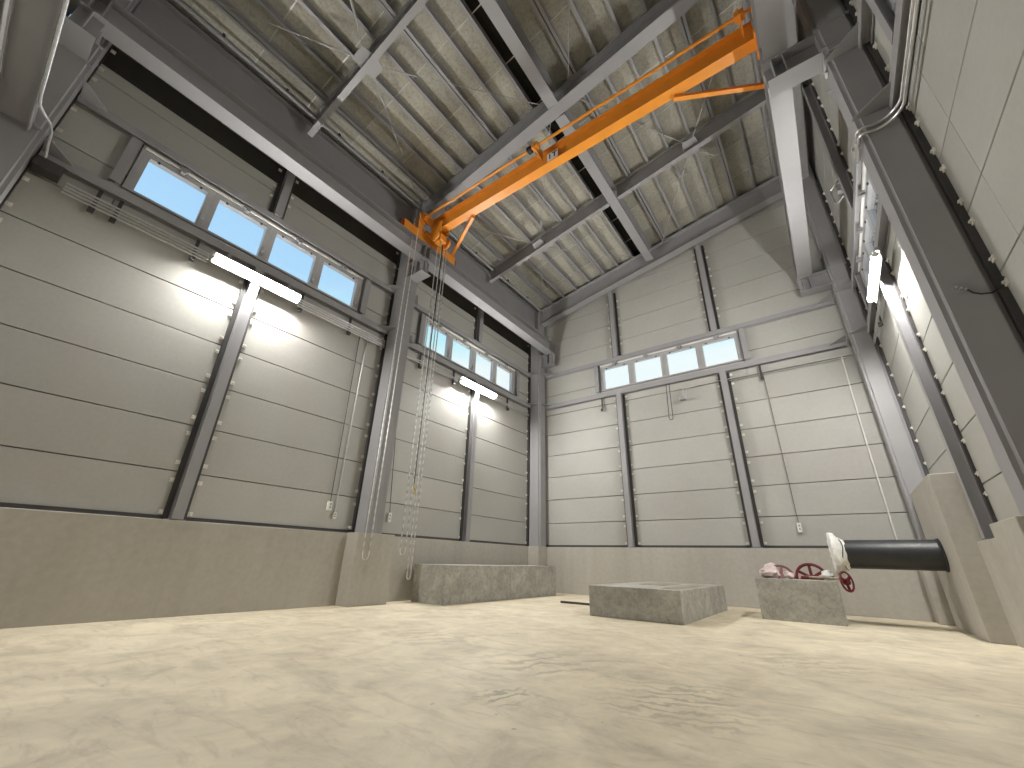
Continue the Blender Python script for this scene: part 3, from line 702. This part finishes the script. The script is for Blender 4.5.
# wall drops with switch boxes
def drop(label, side, a, z0, z1, mat, box_h=.12, r=.010, kink=0, bw=.07):
    t = thing('wall_drop', label, 'conduit', toW(side, a, .03, z0))
    bm = BM(); tube(bm, [toW(side, a+kink, .035, z1), toW(side, a, .035, z0+box_h)], r, 8); obj('drop_pipe', bm, mat, t, smooth=True)
    bm = BM(); wbox(bm, side, a-bw/2, a+bw/2, .004, .06, z0, z0+box_h); bx = obj('switch_box', bm, WHITEP, t, bevel=.006)
    bm = BM(); wbox(bm, side, a-.012, a+.012, .061, .066, z0+box_h*.25, z0+box_h*.45); wbox(bm, side, a-.012, a+.012, .061, .066, z0+box_h*.6, z0+box_h*.8); obj('socket', bm, STEEL, bx)
    return t
drop('dark wire drop with white socket box left of the middle column', 'left', 3.74, 1.36, 4.55, PRIMER_SHADE, .14, .006, -.06)
drop('bright conduit drop with small box left of the middle column', 'left', 3.85, 1.24, 4.55, GALV, .10, .011, 0, .06)
drop('thin wire drop with white socket box right of the middle column', 'left', 4.93, 1.28, 4.58, PRIMER_SHADE, .16, .006, -.25)
drop('thin wire drop with white socket box on the back wall', 'back', 5.98, 1.32, 4.60, PRIMER_SHADE, .17, .006)
t = thing('wall_drop', 'bright white conduit down the back wall to the black pipe', 'conduit', (7.30, D-.05, 1.2))
bm = BM(); tube(bm, [(7.36, D-.05, 4.62), (7.32, D-.05, 3.2), (7.30, D-.05, 1.15)], .012, 8); obj('drop_pipe', bm, WHITEP, t, smooth=True)
bm = BM(); box(bm, 7.27, 7.33, D-.07, D-.02, 1.12, 1.18); obj('pipe_coupling', bm, WHITEP, t)
# pull loop and small bracket under the back window
t = thing('pull_loop', 'hanging narrow pull loop under the back window', 'cord', (3.95, D-.1, 3.88))
bm = BM(); tube(bm, [(3.93, D-.1, 4.80), (3.90, D-.1, 3.92)]+arc((3.945, D-.1, 3.92), (1, 0, 0), (0, 0, 1), .045, math.pi, 2*math.pi, 8)+[(3.99, D-.1, 3.92), (4.0, D-.1, 4.80)], .009, 6); obj('loop_cord', bm, PRIMER_SHADE, t, smooth=True)
t = thing('wall_sensor', 'small sensor on a bent arm under the back window', 'sensor', (4.28, D-.1, 4.30))
bm = BM(); tube(bm, [(4.30, D-.06, 4.60), (4.29, D-.10, 4.50), (4.28, D-.12, 4.36)], .014, 8); obj('sensor_arm', bm, GALV, t, smooth=True)
bm = BM(); cyl(bm, (4.28, D-.12, 4.30), (4.28, D-.12, 4.36), .075, 14); obj('sensor_head', bm, STEEL, t, smooth=True)
t = thing('column_sensor', 'small silver sensor with a black lead on the large right column', 'sensor', (7.70, FR[1]-.2, 2.73))
yf = FR[1]-.17
bm = BM(); box(bm, 7.655, 7.735, yf-.006, yf, 2.72, 2.80); obj('sensor_plate', bm, STEEL, t)
bm = BM()
for i in range(3): cyl(bm, (7.675+i*.022, yf-.006, 2.775-i*.018), (7.675+i*.022, yf-.03, 2.775-i*.018), .009, 10)
obj('sensor_head', bm, GALV, t, smooth=True)
bm = BM(); tube(bm, [(7.725, yf-.02, 2.735), (7.745, yf-.03, 2.69), (7.78, yf-.03, 2.665), (7.84, yf-.015, 2.66), (7.90, yf-.02, 2.70), (7.915, yf-.06, 2.75)], .007, 6); obj('lead', bm, BLACKRUB, t, smooth=True)
# left eave conduit
t = thing('conduit_run', 'long thin conduit under the purlins above the left crane rail', 'conduit', (.47, 1.8, 8.03))
bm = BM(); tube(bm, [(.47, -.7, 8.06), (.47, FR[1]-.14, 8.06)], .03, 8); obj('conduit_pipe', bm, STEEL, t, smooth=True)
for y in (.2, 1.2, 2.2, 3.2):
    bm = BM(); box(bm, .43, .51, y-.02, y+.02, 8.085, 8.138); obj('conduit_clamp', bm, PRIMER_SHADE, t)

t = thing('conduit_run', 'long thin conduit under the purlins by far left eave', 'conduit', (.47, 7, 8.03))
bm = BM(); tube(bm, [(.47, FR[1]+.14, 8.06), (.47, FR[2]-.2, 8.06)], .03, 8); obj('conduit_pipe', bm, STEEL, t, smooth=True)
for y in (5.2, 6.2, 7.6, 8.6):
    bm = BM(); box(bm, .43, .51, y-.02, y+.02, 8.085, 8.138); obj('conduit_clamp', bm, PRIMER_SHADE, t)
t = thing('conduit_run', 'small bright conduit hoop beside the upper right post behind crane rail', 'conduit', (7.70, 7.3, 6.3))
bm = BM(); tube(bm, [(7.80, 7.10, 6.66), (7.73, 7.22, 6.66), (7.70, 7.26, 6.64), (7.69, 7.28, 6.58), (7.69, 7.28, 6.40), (7.70, 7.26, 6.34), (7.73, 7.22, 6.31), (7.80, 7.10, 6.31)], .014, 8); obj('conduit_pipe', bm, GALV, t, smooth=True)
bm = BM(); box(bm, 7.74, 7.81, 7.06, 7.16, 6.42, 6.55); obj('junction_box', bm, STEEL, t)
# ================================================================= things on the floor
def plinth(label, x0, x1, y0, y1, h, joints=()):
    bm = BM(); box(bm, x0, x1, y0, y1, 0, h)
    if joints:
        t = thing('concrete_plinth', label, 'plinth', ((x0+x1)/2, (y0+y1)/2, 0)); bm.free()
        cuts = [y0]+list(joints)+[y1]
        for a, b in zip(cuts[:-1], cuts[1:]): obj('plinth_section', B1(x0, x1, a+.002, b-.002, 0, h), PLINTH, t, bevel=.004)
        return t
    return tag(obj('concrete_plinth', bm, PLINTH, bevel=.005), label, 'plinth')
plinth('long grey concrete plinth along the left wall', .33, 1.10, 5.40, 9.0, .60, (7.25,))
plinth('low square concrete plinth in the middle of the floor', 3.39, 4.70, 6.10, 8.75, .395)
plinth('concrete plinth in front of the red handwheels', 5.35, 6.36, 7.79, 8.20, .55)
fp = thing('floor_plate', 'thin flat cover plate on the floor left of the low plinth', 'plate', (2.7, 8.0, 0))
obj('plate_sheet', B1(2.14, 3.34, 7.44, 8.55, .002, .040), FLOORM, fp)
obj('edge_shade_strip', B1(2.13, 3.34, 7.425, 7.439, .001, .036), PRIMER_SHADE, fp)  # dark strip standing in for the shadow line at the plate's front edge
for i, (x0, x1, y0, y1) in enumerate(((3.75, 4.15, 7.2, 8.1), (4.38, 4.60, 6.35, 8.0))):
    tag(obj('steel_strip', B1(x0, x1, y0, y1, .396, .402), PLATE), ('wide dark plate lying on the low plinth', 'narrow dark strip along right edge of the low plinth')[i], 'plate')
# pipe
pp = thing('water_pipe', 'fat black coated pipe entering the tall concrete block', 'pipe', (7.0, 8.27, .715))
bm = BM(); R = .198; pc = (8.27, .915)
n = 32; ring = lambda x, r: [(x, pc[0]+r*math.cos(2*math.pi*i/n), pc[1]+r*math.sin(2*math.pi*i/n)) for i in range(n)]
loft(bm, ring(6.50, R), ring(7.598, R)); obj('pipe_shell', bm, PIPEM, pp, smooth=True)
bm = BM(); loft(bm, ring(6.40, .285), ring(6.44, .285)); obj('end_flange', bm, PRIMER_SHADE, pp, smooth=True)
bm = BM(); loft(bm, ring(7.575, R+.012), ring(7.598, R+.012)); obj('seal_ring', bm, PRIMER_SHADE, pp, smooth=True)
bm = BM()
rs = []
for j, (x, r) in enumerate(((6.37, .05), (6.37, .20), (6.385, .285), (6.41, .305), (6.45, .30), (6.475, .25), (6.53, .206), (6.56, .200))):
    rs.append([bm.verts.new((x+random.uniform(-.012, .012)*(j > 0), pc[0]+(r+random.uniform(-.012, .014)*(1 < j < 5))*math.cos(2*math.pi*i/n), pc[1]+(r+random.uniform(-.012, .014)*(1 < j < 5))*math.sin(2*math.pi*i/n))) for i in range(n)])
for a, b in zip(rs[:-1], rs[1:]):
    for i in range(n): bm.faces.new((a[i], a[(i+1) % n], b[(i+1) % n], b[i]))
bm.faces.new(rs[0][::-1]); tag(obj('end_wrapping', bm, WFILM, pp, smooth=True), 'crumpled white film wrapped over the pipe end')
for a in (.5, 2.6):
    bm = BM(); tube(bm, [(6.515+.02*math.sin(3*t_), pc[0]+.222*math.cos(t_), pc[1]+.222*math.sin(t_)) for t_ in [2*math.pi*i/24 for i in range(24)]], .006, 5, closed=True); obj('binding_tape', bm, BLACKRUB, pp, smooth=True); break
# handwheels and valves
def handwheel(parent, c, axis, r, mat, name='handwheel', spokes=5, tubr=.017):
    c = Vector(c); d, s, u = frame(axis)
    bm = BM(); tube(bm, [c+(s*math.cos(2*math.pi*i/28)+u*math.sin(2*math.pi*i/28))*r for i in range(28)], tubr, 8, closed=True); hw = obj(name, bm, mat, parent, smooth=True)
    for k in range(spokes):
        a = 2*math.pi*k/spokes+.5; e_ = s*math.cos(a)+u*math.sin(a); bm = BM(); bar(bm, c+e_*.03-d*.01, c+e_*(r-.008), .040, .016, d); obj('spoke', bm, mat, hw)
    bm = BM(); cyl(bm, c-d*.035, c+d*.025, .042, 14); obj('hub', bm, mat, hw, smooth=True); return hw
def lumpy(parent, name, c, rad, mat, amp=.18, seed=1):
    rnd = random.Random(seed); bm = BM(); bmesh.ops.create_icosphere(bm, subdivisions=3, radius=1)
    ph = [(Vector((rnd.uniform(-1, 1), rnd.uniform(-1, 1), rnd.uniform(-1, 1)))*6, rnd.uniform(0, 6)) for _ in range(7)]
    for v in bm.verts:
        p = v.co.copy(); k = 1+amp*sum(math.sin(p.dot(a)+b) for a, b in ph)/3.5+rnd.uniform(-.03, .03)
        v.co = Vector((c[0]+p.x*rad[0]*k, c[1]+p.y*rad[1]*k, c[2]+p.z*rad[2]*k))
    return obj(name, bm, mat, parent, smooth=True)
v1 = thing('gate_valve', 'valve with large red spoked handwheel behind the far plinth', 'valve', (6.02, 8.42, 0))
handwheel(v1, (6.06, 8.30, .575), (.10, -1, .25), .195, RED, spokes=6, tubr=.021)
bm = BM(); cyl(bm, (6.06, 8.32, .55), (6.05, 8.52, .50), .02, 10); obj('stem', bm, RED, v1, smooth=True)
bm = BM(); cyl(bm, (6.04, 8.55, 0.0), (6.04, 8.55, .06), .20, 20); cyl(bm, (6.04, 8.55, .06), (6.04, 8.55, .42), .13, 20); cyl(bm, (6.04, 8.55, .42), (6.04, 8.55, .56), .16, 20); obj('valve_body', bm, RED, v1, smooth=True)
v2 = thing('gate_valve', 'film-wrapped valve with pinkish handwheel at left behind the far plinth', 'valve', (5.55, 8.45, 0))
handwheel(v2, (5.66, 8.32, .58), (.25, -1, .5), .17, tone('dusty_red', (.20, .07, .07), .5))
bm = BM(); cyl(bm, (5.55, 8.58, 0.0), (5.55, 8.58, .06), .19, 20); cyl(bm, (5.55, 8.58, .06), (5.55, 8.58, .5), .12, 20); obj('valve_body', bm, RED, v2, smooth=True)
bm = BM(); cyl(bm, (5.66, 8.33, .57), (5.57, 8.52, .48), .02, 10); obj('stem', bm, RED, v2, smooth=True)
tag(lumpy(v2, 'film_wrapping', (5.52, 8.45, .60), (.17, .16, .15), FILM, .22, 3), 'crumpled translucent pinkish film')
v3 = thing('gate_valve', 'small red handwheel on a long stem overhanging the plinth, under pipe end', 'valve', (6.3, 8.0, .55))
handwheel(v3, (6.475, 7.98, .545), (1, -.62, .12), .125, RED, spokes=3, tubr=.014)
bm = BM(); cyl(bm, (6.46, 7.985, .578), (6.0, 8.06, .590), .016, 10); obj('stem', bm, PLATE, v3, smooth=True)
bm = BM(); box(bm, 5.93, 6.04, 8.02, 8.10, .553, .60); obj('gear_box', bm, RED, v3, bevel=.02)
w1 = lumpy(None, 'wrapping_film', (5.53, 8.02, .60), (.13, .10, .055), FILM, .3, 5); tag(w1, 'crumpled pale pink film lying on left end of the far plinth', 'film')
w2 = lumpy(None, 'wrapping_film', (5.80, 7.95, .585), (.07, .06, .045), FILM, .3, 9); tag(w2, 'small crumpled film piece on the far plinth below the large wheel', 'film')
w3 = lumpy(None, 'wrapping_film', (6.27, 8.10, .615), (.07, .07, .065), WFILM, .3, 11); tag(w3, 'small white film bundle on the far plinth beside pipe end', 'film')
for o in (w1, w2, w3):                                # rest each bundle on the plinth
    zmin = min(v.co.z for v in o.data.vertices)+o.location.z; o.location.z += .551-zmin
